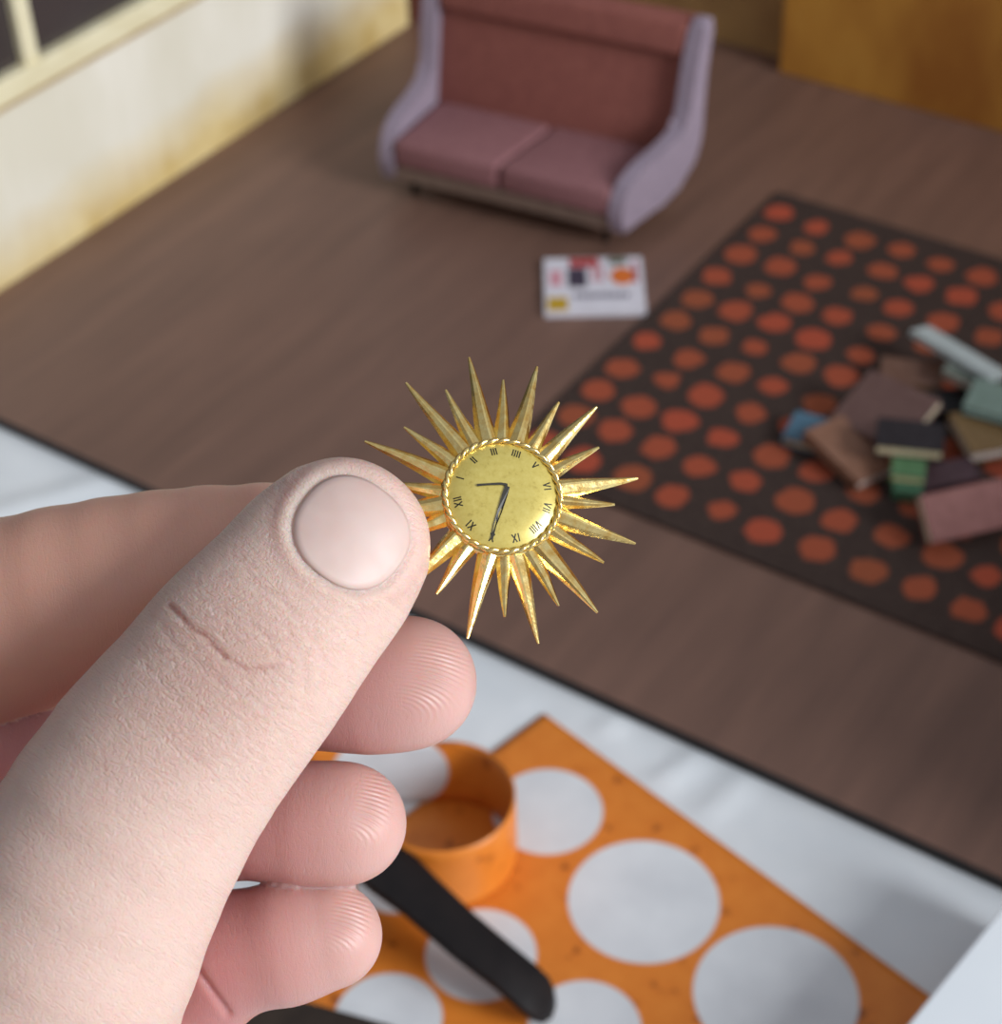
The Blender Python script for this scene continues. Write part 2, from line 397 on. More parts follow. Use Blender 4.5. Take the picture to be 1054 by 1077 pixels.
book('olive brown book at the right edge of the heap under the grey-green one', (1022, 477), (1082, 467), (1000, 434), 0.4, (122, 96, 62), G + 0.8, pages=PAGEW)
book('dark plum book lying flat beneath the heap behind the dusty pink one', (972, 515), (1034, 502), (984, 487), 0.4, (72, 50, 56), G + 0.4, spine='near')
book('brown book at the far side of the heap with a tan edge', (925, 401), (991, 408), (928, 374), 0.5, (112, 80, 66), G + 0.5, pages=flat('tan_pages', (136, 108, 64)))
book('large mauve-brown book in the middle of the heap leaning on the others', (872, 440), (945, 474), (916, 388), 0.3, (116, 86, 80), G + 0.55, G + 0.85, spine='near', rise=0.9)
book('brown book pointing forward with a pale page corner left of the black book', (846, 453), (903, 508), (886, 436), 0.36, (138, 98, 78), G + 0.85, G + 0.45, pages=PAGEW, spine='near', rise=0.9)
book('green book with cream pages under the black book', (937, 499), (973, 503), (942, 480), 0.36, (84, 120, 80), G + 0.9, pages=flat('yellow_green_pages', (242, 234, 184)))
book('dark green book lowest of the stack beneath the black book', (938, 515), (969, 521), (942, 498), 0.45, (78, 120, 92), G + 0.45, spine='near')
book('black book with cream pages on top of the green books', (921, 468), (993, 475), (929, 439), 0.4, (38, 32, 36), G + 1.35, pages=flat('cream_yellow_pages', (240, 226, 186)))
book('dusty pink book nearest the camera at the front right of the heap', (981, 572), (1070, 552), (970, 521), 0.45, (134, 80, 74), G + 0.5, spine='near', rise=0.9)
book('black book behind the middle of the heap under the pink-paged one', (978, 436), (1026, 430), (985, 410), 0.4, (26, 26, 28), G + 0.42, spine='near')
book('grey book with pinkish pages just below the pale blue-grey one', (990, 389), (1034, 409), (1004, 375), 0.34, (120, 126, 116), G + 1.1, pages=flat('pinkish_pages', (220, 198, 184)))
book('grey-green book at the right edge of the heap with a pale turquoise corner', (1012, 427), (1072, 443), (1026, 396), 0.3, (118, 136, 126), G + 1.3, pages=flat('turquoise_pages', (166, 198, 194)))
book('pale blue-grey thin book tilted at the far end of the heap', (957, 347), (1040, 397), (977, 342), 0.2, (184, 194, 194), G + 1.2, G + 1.5, pages=flat('grey_pages', (170, 176, 174)), spine='near', rise=0.6)

# ------------------------------------------------------------------ orange dotted sheet
A0 = at(572, 750, -0.4); B0 = at(975, 1045, -0.4); u = (B0 - A0)[:2]; u /= np.linalg.norm(u); w = np.array([u[1], -u[0]])
def uvmesh(name, nu, nv, fn, uvf, mat, parent=None, thick=0.04, smooth=True):
    vs = []; fs = []; uvs = []
    for i in range(nu + 1):
        for j in range(nv + 1): vs.append(tuple(c * CM for c in fn(i / nu, j / nv)))
    for i in range(nu):
        for j in range(nv):
            q = (i * (nv + 1) + j, (i + 1) * (nv + 1) + j, (i + 1) * (nv + 1) + j + 1, i * (nv + 1) + j + 1); fs.append(q)
    me = bpy.data.meshes.new(name); me.from_pydata(vs, [], fs); me.materials.append(mat)
    ul = me.uv_layers.new(name='UVMap')
    for p in me.polygons:
        p.use_smooth = smooth
        for li in p.loop_indices:
            vi = me.loops[li].vertex_index; i, j = divmod(vi, nv + 1); ul.data[li].uv = [c * CM for c in uvf(i / nu, j / nv)]
    o = bpy.data.objects.new(name, me); COL.objects.link(o); o.parent = parent
    if thick:
        md = o.modifiers.new('thickness', 'SOLIDIFY'); md.thickness = thick * CM; md.offset = 0
    return o
def cuv(px, py):
    p = at(px, py, -0.4)[:2] - A0[:2]; return float(p @ u), float(p @ w)
dots = []
for (px, py, r) in ((576, 853, 1.3), (677, 947, 1.70), (816, 1046, 1.76), (506, 1004, 1.22), (408, 1072, 1.16), (615, 1082, 1.2), (418, 925, 0.95), (735, 1190, 1.55), (520, 1190, 1.3), (930, 1180, 1.5)):
    a_, b_ = cuv(px, py); dots.append((a_ * CM, b_ * CM, r * CM))
t = dotted('orange_dotted_sheet', dots)
o = uvmesh('dotted_sheet', 60, 60, lambda s, q: (14.5 * s, -13.5 * q, 0.0), lambda s, q: (14.5 * s, 13.5 * q), t.m, thick=0.05)
o.location = (A0[0] * CM, A0[1] * CM, -0.42 * CM); o.rotation_euler = (0, 0, math.atan2(u[1], u[0]))
tag(o, 'flat orange sheet with large white dots lying on the white cloth', 'sheet')

# curled strip standing on the sheet
cc = at(466, 838, 1.6); Rl = 1.6; HL = 2.05
# path on the ground plane: straight tail from the left, then most of a turn
rc = np.array([right[0], right[1]]); rc /= np.linalg.norm(rc); bk_ = np.array([-rc[1], rc[0]])
path = []
for k in range(10): path.append((-3.3 + 3.3 * k / 10, 1.45 + 0.15 * k / 10))
for k in range(61):
    th = math.pi / 2 - k / 60 * math.radians(250); path.append((Rl * math.cos(th), Rl * math.sin(th)))
lens = [0]
for p, q in zip(path, path[1:]): lens.append(lens[-1] + math.dist(p, q))
LT = lens[-1]; npt = len(path) - 1
def lf(s, q):
    k = min(int(round(s * npt)), npt); x, y = path[k]; g = rc * x + bk_ * y
    return (g[0], g[1], HL * q)
def luv(s, q):
    return (lens[min(int(round(s * npt)), npt)], HL * q)
t = dotted('orange_dotted_strip', [(0.020, 0.011, 0.0135), (0.0625, 0.0105, 0.0082), (0.098, 0.014, 0.006)])
tp = dotted('orange_plain_strip', [(5.0, 5.0, 0.001)])
o = uvmesh('dotted_strip', npt, 8, lf, luv, t.m, thick=0.05)
o.data.materials.append(tp.m); o.modifiers['thickness'].material_offset = 1; o.modifiers['thickness'].material_offset_rim = 1; STRIP = o
o.location = (cc[0] * CM, cc[1] * CM, -0.385 * CM)
tag(o, 'orange strip with white dots curled into a standing loop beside the fingers', 'strip')

# black rounded bar lying on the sheet
def bar(name, pA, pB, wA, wB, th, z, mat, label, cat):
    a = at(pA[0], pA[1], z + th); b = at(pB[0], pB[1], z + th); d = (b - a)[:2]; L = np.linalg.norm(d)
    pts = []
    for k in range(13):
        an = -math.pi / 2 + math.pi * k / 12; pts.append((L - wB + wB * math.cos(an), wB * math.sin(an)))
    for k in range(13):
        an = math.pi / 2 + math.pi * k / 12; pts.append((wA * math.cos(an), wA * math.sin(an)))
    bm = bmesh.new(); add_prism(bm, pts, 0, th, 'z', 0.06, 3)
    o = link(name, bm, mat, None, False, (a[0], a[1], z), math.atan2(d[1], d[0])); tag(o, label, cat)
    return o
def ribbon_bar():
    up = [(330, 800), (380, 846), (425, 887), (463, 925), (500, 960), (531, 986), (566, 1015), (578, 1027), (584, 1039), (585, 1052)]
    lo_ = [(290, 845), (345, 892), (389, 931), (425, 957), (475, 1000), (519, 1033), (548, 1058), (560, 1067), (571, 1070), (581, 1064)]
    n = len(up); bm = bmesh.new(); top = []
    zt = [2.1 * (1 - k / (n - 1)) - 0.08 for k in range(n)]
    U = [Vector(at(*p, zt[k])) for k, p in enumerate(up)]; Lo = [Vector(at(*p, zt[k])) for k, p in enumerate(lo_)]
    O = U[0].copy(); loop = U + Lo[::-1]
    T = [bm.verts.new(p - O) for p in loop]; Bv = [bm.verts.new(p - O - Vector((0, 0, 0.28))) for p in loop]; N = len(loop)
    for k in range(n - 1):
        bm.faces.new((T[k], T[k + 1], T[N - 2 - k], T[N - 1 - k])); bm.faces.new((Bv[k], Bv[N - 1 - k], Bv[N - 2 - k], Bv[k + 1]))
    for k in range(N): bm.faces.new((T[k], Bv[k], Bv[(k + 1) % N], T[(k + 1) % N]))
    bmesh.ops.recalc_face_normals(bm, faces=bm.faces)
    bmesh.ops.bevel(bm, geom=[e for e in bm.edges if e.calc_face_angle(0) > 0.6], offset=0.05, segments=2, profile=0.5, affect='EDGES')
    o = link('black_handle', bm, M_BLACK, None, True, tuple(O)); tag(o, 'black tapering bar with a rounded end lying across the orange dotted sheet', 'tool')
ribbon_bar()
bar('brown_handle', (190, 1040), (430, 1112), 0.5, 0.6, 0.3, -0.38, M_DARKB, 'dark brown bar at the bottom edge below the little finger', 'tool')

# white box at bottom right
p0 = at(955, 1077, 2.0); p1 = at(1054, 955, 2.0); d = (p1 - p0)[:2]; an = math.atan2(d[1], d[0]) - math.pi / 2
bx = empty('white_box', (p0[0], p0[1], -0.46), an); tag(bx, 'plain white box standing on the cloth at the bottom right corner', 'box')
bm = bmesh.new(); add_box(bm, (0.06, -5.9, 0.0), (11.94, 4.9, 2.3), 0.03); link('box_body', bm, M_BOXW, bx)
bm = bmesh.new(); add_box(bm, (0, -6, 1.0), (12, 5, 2.46), 0.05, 3); link('box_lid', bm, M_BOXW, bx)

# ------------------------------------------------------------------ sunburst clock (local frame: x right, y up, z towards the viewer, cm)
CD = 19.76; PC = CD / F          # cm per pixel at the clock
def at_view(px, py, d, rot=None):
    m = cam_m @ Matrix.Translation(Vector(hp(px, py, d)) * CM)
    return m if rot is None else m @ rot
clock = empty('sunburst_clock', m=at_view(527, 525, CD, Matrix.Rotation(math.radians(-17), 4, 'X') @ Matrix.Rotation(math.radians(8), 4, 'Y')))
tag(clock, 'tiny gold sunburst clock pinched between thumb and index finger', 'clock')
tips = [(492.6, 373.8), (529.4, 396.8), (566, 380), (589, 418), (630, 421), (631.5, 465), (673, 496.5), (647.5, 525.5), (669, 566), (635, 587),
        (627.5, 639), (587, 633.5), (565.5, 672.6), (531, 646.6), (492.6, 669.6), (460.4, 625.7), (424, 624), (412, 571), (382, 546), (405, 514),
        (383.8, 470), (424.6, 453), (425.8, 405), (468, 410.6)]
for i, (px, py) in enumerate(tips):
    x, y = (px - 527) * PC / 0.99, -(py - 525) * PC / 0.956; L = math.hypot(x, y); an = math.atan2(y, x)
    long_ = i % 2 == 0; r0 = 0.55; w = (0.126 if long_ else 0.1) * random.uniform(0.92, 1.06)
    # the root sits a touch off the line through the centre, as on the cast piece
    bm = bmesh.new(); prev = None; N = 9; skew = random.uniform(-0.3, 0.3)
    for k in range(N):
        s = k / (N - 1); rr_ = r0 + (L - r0) * s
        ww = w * (1 - s) ** 0.92 + 0.014; hh = ww * 0.8
        off = 0.012 * math.sin(s * 5 + i) * (1 - s)
        ring = []
        sk = skew * ww
        for (yy_, zz_) in ((ww, 0), (ww * 0.62 + sk * .4, hh * 0.72), (sk + ww * .1, hh * 1.05), (sk - ww * .12, hh * 1.03), (-ww * 0.6 + sk * .4, hh * 0.66), (-ww, 0), (-ww * 0.7, -hh * .6), (ww * 0.7, -hh * .6)):
            ring.append(bm.verts.new((rr_, yy_ + off, zz_)))
        if prev:
            for j in range(8): bm.faces.new((prev[j], prev[(j + 1) % 8], ring[(j + 1) % 8], ring[j]))
        else: bm.faces.new(ring[::-1])
        prev = ring
    bm.faces.new(prev)
    bmesh.ops.rotate(bm, verts=bm.verts, matrix=Matrix.Rotation(an, 3, 'Z'))
    link('ray', bm, M_GOLD, clock)
# dished back and rim
bm = bmesh.new(); add_lathe(bm, [(0.3, -0.1), (0.55, -0.1), (0.66, -0.05), (0.675, 0.02), (0.655, 0.08), (0.6, 0.1)], 96); link('case', bm, M_GOLD, clock, True)
# domed dial
bm = bmesh.new(); RD = 0.592
prev = None; top = []
for k in range(13):
    r = RD * k / 12; z = 0.115 + 0.08 * (1 - (k / 12) ** 4)
    ring = [bm.verts.new((r * math.cos(2 * math.pi * i / 96), r * math.sin(2 * math.pi * i / 96), z)) for i in range(96)] if k else [bm.verts.new((0, 0, z))]
    if prev:
        for i in range(96):
            if len(prev) == 1: bm.faces.new((prev[0], ring[i], ring[(i + 1) % 96]))
            else: bm.faces.new((prev[i], ring[i], ring[(i + 1) % 96], prev[(i + 1) % 96]))
    prev = ring
dial = link('dial', bm, M_DIAL, clock, True)
DZ = lambda x, y: 0.115 + 0.08 * (1 - (min(1, math.hypot(x, y) / RD)) ** 4)
# twisted rope bezel, two strands
for st in range(2):
    bm = bmesh.new(); NB = 360; prev = None; first = None; tw = 17
    for k in range(NB):
        th = 2 * math.pi * k / NB; ph = tw * th + st * math.pi
        rc_ = 0.624 + 0.013 * math.cos(ph); zc = 0.12 + 0.016 * math.sin(ph)
        ring = []
        for j in range(7):
            b_ = 2 * math.pi * j / 7; rr_ = rc_ + 0.027 * math.cos(b_)
            ring.append(bm.verts.new((rr_ * math.cos(th), rr_ * math.sin(th), zc + 0.027 * math.sin(b_))))
        if prev:
            for j in range(7): bm.faces.new((prev[j], ring[j], ring[(j + 1) % 7], prev[(j + 1) % 7]))
        else: first = ring
        prev = ring
    for j in range(7): bm.faces.new((prev[j], first[j], first[(j + 1) % 7], prev[(j + 1) % 7]))
    link('rope_bezel', bm, M_GOLD, clock, True)
# roman numerals, strokes of ink standing radially
def strokes(s):
    out = []; x = 0.0; G_ = 0.026
    for ch in s:
        if ch == 'I': out.append(((x, -0.5), (x, 0.5))); x += G_
        elif ch == 'V': out.append(((x, 0.5), (x + 0.022, -0.5))); out.append(((x + 0.044, 0.5), (x + 0.022, -0.5))); x += 0.044 + G_
        elif ch == 'X': out.append(((x, 0.5), (x + 0.046, -0.5))); out.append(((x + 0.046, 0.5), (x, -0.5))); x += 0.046 + G_
    wtot = x - G_
    return [((a[0] - wtot / 2, a[1]), (b[0] - wtot / 2, b[1])) for a, b in out]
for n, (s, deg) in enumerate(zip(('I', 'II', 'III', 'IIII', 'V', 'VI', 'VII', 'VIII', 'IX', 'X', 'XI', 'XII'), (-70, -40, -11.5, 17, 45, 76, 104, 134, 164, 194, 224, 258))):
    bm = bmesh.new(); hN = 0.085; rN = 0.495; th = math.radians(90 - deg)
    ex = Vector((math.sin(th), -math.cos(th), 0)); ey = Vector((math.cos(th), math.sin(th), 0))
    for (a, b) in strokes(s):
        A = Vector((a[0], a[1] * hN)); B = Vector((b[0], b[1] * hN)); dv = (B - A).normalized(); nv_ = Vector((-dv.y, dv.x)) * 0.0065
        q = []
        for p in (A - nv_, B - nv_, B + nv_, A + nv_):
            P3 = ex * p.x + ey * (rN + p.y); q.append(P3)
        lo = [bm.verts.new((p.x, p.y, DZ(p.x, p.y) - 0.004)) for p in q]; hi = [bm.verts.new((p.x, p.y, DZ(p.x, p.y) + 0.003)) for p in q]
        bm.faces.new(lo); bm.faces.new(hi[::-1])
        for i in range(4): bm.faces.new((lo[i], hi[i], hi[(i + 1) % 4], lo[(i + 1) % 4]))
    link('numeral', bm, M_INK, clock)
def hand_mesh(name, pts, w, z):
    bm = bmesh.new(); loop = []
    P = [Vector(((px - 527) * PC, -(py - 522) * PC)) for px, py in pts]; d = (P[-1] - P[0]).normalized(); n_ = Vector((-d.y, d.x))
    L_, R_ = [], []
    for p, ww in zip(P, w): L_.append(p + n_ * ww); R_.append(p - n_ * ww)
    loop = L_ + R_[::-1]
    def zz(p): return z + (0.08 * (1 - (min(1, math.hypot(p.x, p.y) / RD)) ** 4)) + 0.115
    lo = [bm.verts.new((p.x, p.y, zz(p))) for p in loop]; hi = [bm.verts.new((p.x, p.y, zz(p) + 0.01)) for p in loop]
    bm.faces.new(lo); bm.faces.new(hi[::-1])
    for i in range(len(loop)): bm.faces.new((lo[i], hi[i], hi[(i + 1) % len(loop)], lo[(i + 1) % len(loop)]))
    link(name, bm, M_HANDS, clock)
hand_mesh('hour_hand', [(531, 512.5), (524, 511.5), (510, 512.8), (499, 514)], [0.014, 0.013, 0.011, 0.012], 0.008)
hand_mesh('minute_hand', [(531, 514), (528, 524), (523, 541), (518, 556), (515, 571)], [0.026, 0.03, 0.026, 0.018, 0.014], 0.005)

# ------------------------------------------------------------------ the hand: one continuous surface from a distance field (cm, hand frame)
def chain(pts):
    """pts: (px, py, depth, radius px, flatness)"""
    return [(hp(p[0], p[1], p[2]), p[3] * p[2] / F, p[4]) for p in pts]
TH = chain([(361, 572, 19.0, 90, .72), (343, 593, 18.93, 99, .74), (311, 632, 18.8, 103, .76), (262, 690, 18.6, 113, .8), (217, 748, 18.5, 116, .84), (166, 812, 18.5, 124, .88), (98, 925, 18.6, 136, .95), (35, 1060, 18.9, 152, 1), (-60, 1230, 19.7, 185, 1), (-190, 1420, 20.6, 215, .95)])
IX = chain([(392, 572, 20.46, 57, .95), (330, 575, 20.47, 66, .95), (220, 593, 20.52, 81, 1), (120, 616, 20.6, 92, 1), (10, 649, 20.75, 103, 1), (-110, 692, 21.2, 110, 1), (-250, 820, 22.2, 118, 1)])
MI = chain([(432, 718, 20.6, 69.5, .92), (385, 721, 20.65, 70, .92), (315, 722, 20.85, 65, .95), (210, 728, 21.4, 72, 1), (80, 752, 21.9, 86, 1), (-80, 790, 22.2, 92, 1), (-260, 900, 22.5, 100, 1)])
RI = chain([(364, 866, 20.45, 63.5, .92), (320, 867, 20.48, 63.5, .92), (240, 865, 20.7, 59, .95), (120, 880, 21.4, 78, 1), (0, 900, 21.9, 86, 1), (-120, 930, 22.2, 92, 1), (-270, 1000, 22.5, 98, 1)])
LI = chain([(346, 984, 20.4, 56, .92), (300, 992, 20.42, 61, .92), (238, 1004, 20.55, 62, .95), (185, 1075, 20.9, 58, 1), (110, 1150, 21.6, 66, 1), (-30, 1150, 22.1, 78, 1), (-240, 1130, 22.5, 90, 1)])
PALM = [chain(c) for c in (
    [(-250, 820, 22.3, 120, 1), (-330, 1130, 22.3, 140, 1), (-400, 1500, 22.0, 190, .9)],
    [(-260, 900, 22.5, 120, 1), (-320, 1180, 22.6, 150, 1), (-380, 1520, 22.1, 190, .9)],
    [(-270, 1000, 22.6, 120, 1), (-300, 1250, 22.6, 150, 1), (-340, 1540, 22.1, 190, .9)],
    [(-240, 1130, 22.5, 115, 1), (-260, 1330, 22.5, 150, 1), (-310, 1560, 22.1, 190, .9)],
    [(-190, 1420, 20.8, 200, 1), (-350, 1540, 21.7, 220, .9), (-480, 1800, 22.5, 235, .85), (-640, 2150, 23.4, 275, .85)])]
def seg_sdf(P, a, ra, fa, b, rb, fb):
    ax = b - a; L = np.linalg.norm(ax); ax = ax / L
    nv = np.array([0, 0, 1.0]); nv = nv - ax * (nv @ ax); nv /= np.linalg.norm(nv)
    d = P - a; tt = np.clip((d @ ax) / L, 0, 1); fl = fa + (fb - fa) * tt; r = ra + (rb - ra) * tt
    dn = d @ nv; da = d @ ax - tt * L
    q = d - np.outer(d @ ax, ax) - np.outer(dn, nv)
    return np.sqrt((q * q).sum(1) + (dn / fl) ** 2 + da * da) - r
def smin(a, b, k):
    h = np.clip(0.5 + 0.5 * (b - a) / k, 0, 1); return b * (1 - h) + a * h - k * h * (1 - h)
def chain_sdf(P, ch, k=0.12):
    bl = np.min([c[0] - c[1] for c in ch], 0); bh = np.max([c[0] + c[1] for c in ch], 0)
    dist = np.sqrt((np.maximum(np.maximum(bl - P, P - bh), 0) ** 2).sum(1)); near = dist < 1.0
    if not near.all():
        out = 0.0 + dist
        if near.any(): out[near] = chain_sdf_in(P[near], ch, k)
        return out
    return chain_sdf_in(P, ch, k)
def chain_sdf_in(P, ch, k=0.12):
    f = None
    for s, e in zip(ch, ch[1:]):
        g = seg_sdf(P, s[0], s[1], s[2], e[0], e[1], e[2]); f = g if f is None else smin(f, g, k)
    return f
def densify(ch, n=3):
    A = np.array([np.r_[c[0], c[1], c[2]] for c in ch]); return [(v[:3], v[3], v[4]) for v in
        [np.array(x) for x in _cr(A, n)]]
def _cr(A, n):
    out = []
    for i in range(len(A) - 1):
        p0 = A[max(i - 1, 0)]; p1 = A[i]; p2 = A[i + 1]; p3 = A[min(i + 2, len(A) - 1)]
        for k in range(n):
            s = k / n; out.append(0.5 * (2 * p1 + (p2 - p0) * s + (2 * p0 - 5 * p1 + 4 * p2 - p3) * s * s + (3 * p1 - p0 - 3 * p2 + p3) * s ** 3))
    out.append(A[-1]); return out
THd, IXd, MId, RId = (densify(c, 2) for c in (TH, IX, MI, RI)); LId = LI[:3] + LI[3:]
DIG = [(THd, .1), (IXd, .1), (MId, .1), (RId, .1), (LId, .22)]
def hand_parts(P):
    palm = None
    for c in PALM:
        g = chain_sdf(P, c, 0.3); palm = g if palm is None else smin(palm, g, 0.8)
    return [chain_sdf(P, c, k) for c, k in DIG], palm
def hand_sdf(P):
    out = np.empty(len(P))
    for s in range(0, len(P), 400000):
        Q = P[s:s + 400000]; ds, palm = hand_parts(Q); f = None
        for i, dg in enumerate(ds):
            g = smin(dg, palm, 0.9 if i == 0 else 0.5); f = g if f is None else np.minimum(f, g)
        out[s:s + 400000] = f
    return out
allp = [c for ch in (TH, IX, MI, RI, LI, *PALM) for c in ch]
lo = np.min([c[0] - c[1] for c in allp], 0) - 0.3; hi = np.max([c[0] + c[1] for c in allp], 0) + 0.3
HS = 0.12; dims = np.ceil((hi - lo) / HS).astype(int) + 1
gx_, gy_, gz_ = np.meshgrid(*[lo[i] + HS * np.arange(dims[i]) for i in range(3)], indexing='ij')
FV = hand_sdf(np.stack([gx_.ravel(), gy_.ravel(), gz_.ravel()], 1)).reshape(dims)
for ax in range(3):                                  # twice as fine, evaluated again only near the surface
    sl0 = [slice(None)] * 3; sl1 = [slice(None)] * 3; sl0[ax] = slice(0, -1); sl1[ax] = slice(1, None)
    n_ = list(FV.shape); n_[ax] = 2 * n_[ax] - 1; G2 = np.empty(n_); e0 = [slice(None)] * 3; e1 = [slice(None)] * 3
    e0[ax] = slice(0, None, 2); e1[ax] = slice(1, None, 2); G2[tuple(e0)] = FV; G2[tuple(e1)] = 0.5 * (FV[tuple(sl0)] + FV[tuple(sl1)]); FV = G2
HS = HS / 2; nb = np.argwhere(np.abs(FV) < 0.14)
FV[nb[:, 0], nb[:, 1], nb[:, 2]] = hand_sdf(lo + nb * HS)
def surface_nets(Fv, lo, hs):
    nx, ny, nz = Fv.shape; ins = Fv < 0
    acc = np.zeros((nx - 1, ny - 1, nz - 1, 3)); cnt = np.zeros((nx - 1, ny - 1, nz - 1)); faces = []
    crossings = []
    for ax in range(3):
        sl0 = [slice(None)] * 3; sl1 = [slice(None)] * 3; sl0[ax] = slice(0, -1); sl1[ax] = slice(1, None)
        a = Fv[tuple(sl0)]; b = Fv[tuple(sl1)]; cr = (a < 0) != (b < 0); I = np.argwhere(cr)
        va = a[cr]; vb = b[cr]; tt = va / (va - vb); pos = I.astype(float); pos[:, ax] += tt
        o1, o2 = [(1, 2), (2, 0), (0, 1)][ax]; inside = va < 0
        cells = []
        ok = (I[:, o1] > 0) & (I[:, o2] > 0) & (I[:, o1] < Fv.shape[o1] - 1) & (I[:, o2] < Fv.shape[o2] - 1)
        I = I[ok]; pos = pos[ok]; inside = inside[ok]
        for da, db in ((-1, -1), (0, -1), (0, 0), (-1, 0)):
            c = I.copy(); c[:, o1] += da; c[:, o2] += db; cells.append(c)
            np.add.at(acc, (c[:, 0], c[:, 1], c[:, 2]), pos); np.add.at(cnt, (c[:, 0], c[:, 1], c[:, 2]), 1)
        crossings.append((cells, inside))
    used = cnt > 0; idx = -np.ones(cnt.shape, int); idx[used] = np.arange(used.sum())
    V = acc[used] / cnt[used][:, None] * hs + lo
    for cells, inside in crossings:
        q = np.stack([idx[c[:, 0], c[:, 1], c[:, 2]] for c in cells], 1)
        q[~inside] = q[~inside][:, ::-1]; faces.append(q)
    return V, np.concatenate(faces)
def project(V, it=3, e=0.01):
    for _ in range(it):
        f = hand_sdf(V); g = np.stack([hand_sdf(V + np.eye(3)[i] * e) for i in range(3)], 1); g = (g - f[:, None]) / e
        g2 = np.maximum((g * g).sum(1), 0.3); st = np.clip(f / g2, -0.08, 0.08); V = V - g * st[:, None]
    return V, g / np.sqrt(g2)[:, None]
def subdivide(V, Q):
    E = np.concatenate([np.sort(Q[:, [i, (i + 1) % 4]], 1) for i in range(4)]); Eu, inv = np.unique(E, axis=0, return_inverse=True)
    inv = inv.reshape(-1); nq = len(Q); ei = [inv[i * nq:(i + 1) * nq] + len(V) for i in range(4)]
    fc = V[Q].mean(1); fi = np.arange(nq) + len(V) + len(Eu)
    V2 = np.concatenate([V, V[Eu].mean(1), fc])
    return V2, np.concatenate([np.stack([Q[:, i], ei[i], fi, ei[i - 1]], 1) for i in range(4)])
def relax(V, Q, it, lam=0.5):
    E = np.unique(np.concatenate([np.sort(Q[:, [i, (i + 1) % 4]], 1) for i in range(4)]), axis=0)
    for _ in range(it):
        s = np.zeros_like(V); c = np.zeros(len(V))
        np.add.at(s, E[:, 0], V[E[:, 1]]); np.add.at(s, E[:, 1], V[E[:, 0]]); np.add.at(c, E[:, 0], 1); np.add.at(c, E[:, 1], 1)
        V = V + lam * (s / c[:, None] - V)
    return V
V, Q = surface_nets(FV, lo, HS)
V = relax(V, Q, 2); V, _ = project(V, 2)
V, Q = subdivide(V, Q); V = relax(V, Q, 2); V, NRM = project(V, 1)
V = relax(V, Q, 1, 0.4)
# which digit each vertex belongs to, and its picture coordinates
ds, palm = hand_parts(V); ds = np.stack(ds, 1); who = ds.argmin(1)
PXv = -V[:, 0] / V[:, 2] * F + CX; PYv = V[:, 1] / V[:, 2] * F + CY
front = np.clip(NRM[:, 2] * 2.0, 0, 1)
disp = np.zeros(len(V))
def to_line(px, py, pts):
    best = np.full(len(px), 1e9)
    for (x0, y0), (x1, y1) in zip(pts, pts[1:]):
        dx, dy = x1 - x0, y1 - y0; s = np.clip(((px - x0) * dx + (py - y0) * dy) / (dx * dx + dy * dy), 0, 1)
        best = np.minimum(best, np.hypot(px - x0 - s * dx, py - y0 - s * dy))
    return best
isT = (who == 0) & (NRM[:, 2] > 0)
# knuckle creases on the thumb
for pts, dep, wd in (([(178, 636), (196, 655), (216, 668), (236, 690)], .019, 3.0), ([(236, 690), (262, 704), (290, 700)], .014, 3.5), ([(225, 640), (258, 652), (284, 672), (296, 700)], .010, 4),
                     ([(205, 690), (240, 722), (280, 742)], .010, 4), ([(170, 660), (195, 690), (228, 716)], .010, 4), ([(300, 655), (318, 690), (322, 730)], .009, 3.5), ([(326, 650), (340, 690), (338, 720)], .008, 3.5),
                     ([(258, 610), (290, 622), (318, 650)], .008, 4), ([(150, 700), (190, 735), (245, 775)], .007, 4), ([(130, 740), (165, 770), (215, 805)], .006, 5), ([(232, 600), (262, 606), (300, 634), (330, 676)], .006, 4)):
    dd_ = to_line(PXv, PYv, pts); disp -= isT * dep * np.exp(-(dd_ / wd) ** 2); disp += isT * dep * 0.12 * np.exp(-((dd_ - 2.2 * wd) / (1.3 * wd)) ** 2)
# little-finger flexion crease
dd_ = to_line(PXv, PYv, [(196, 1005), (214, 1030), (240, 1066)]); disp -= (who == 4) * front * 0.05 * np.exp(-(dd_ / 4) ** 2)
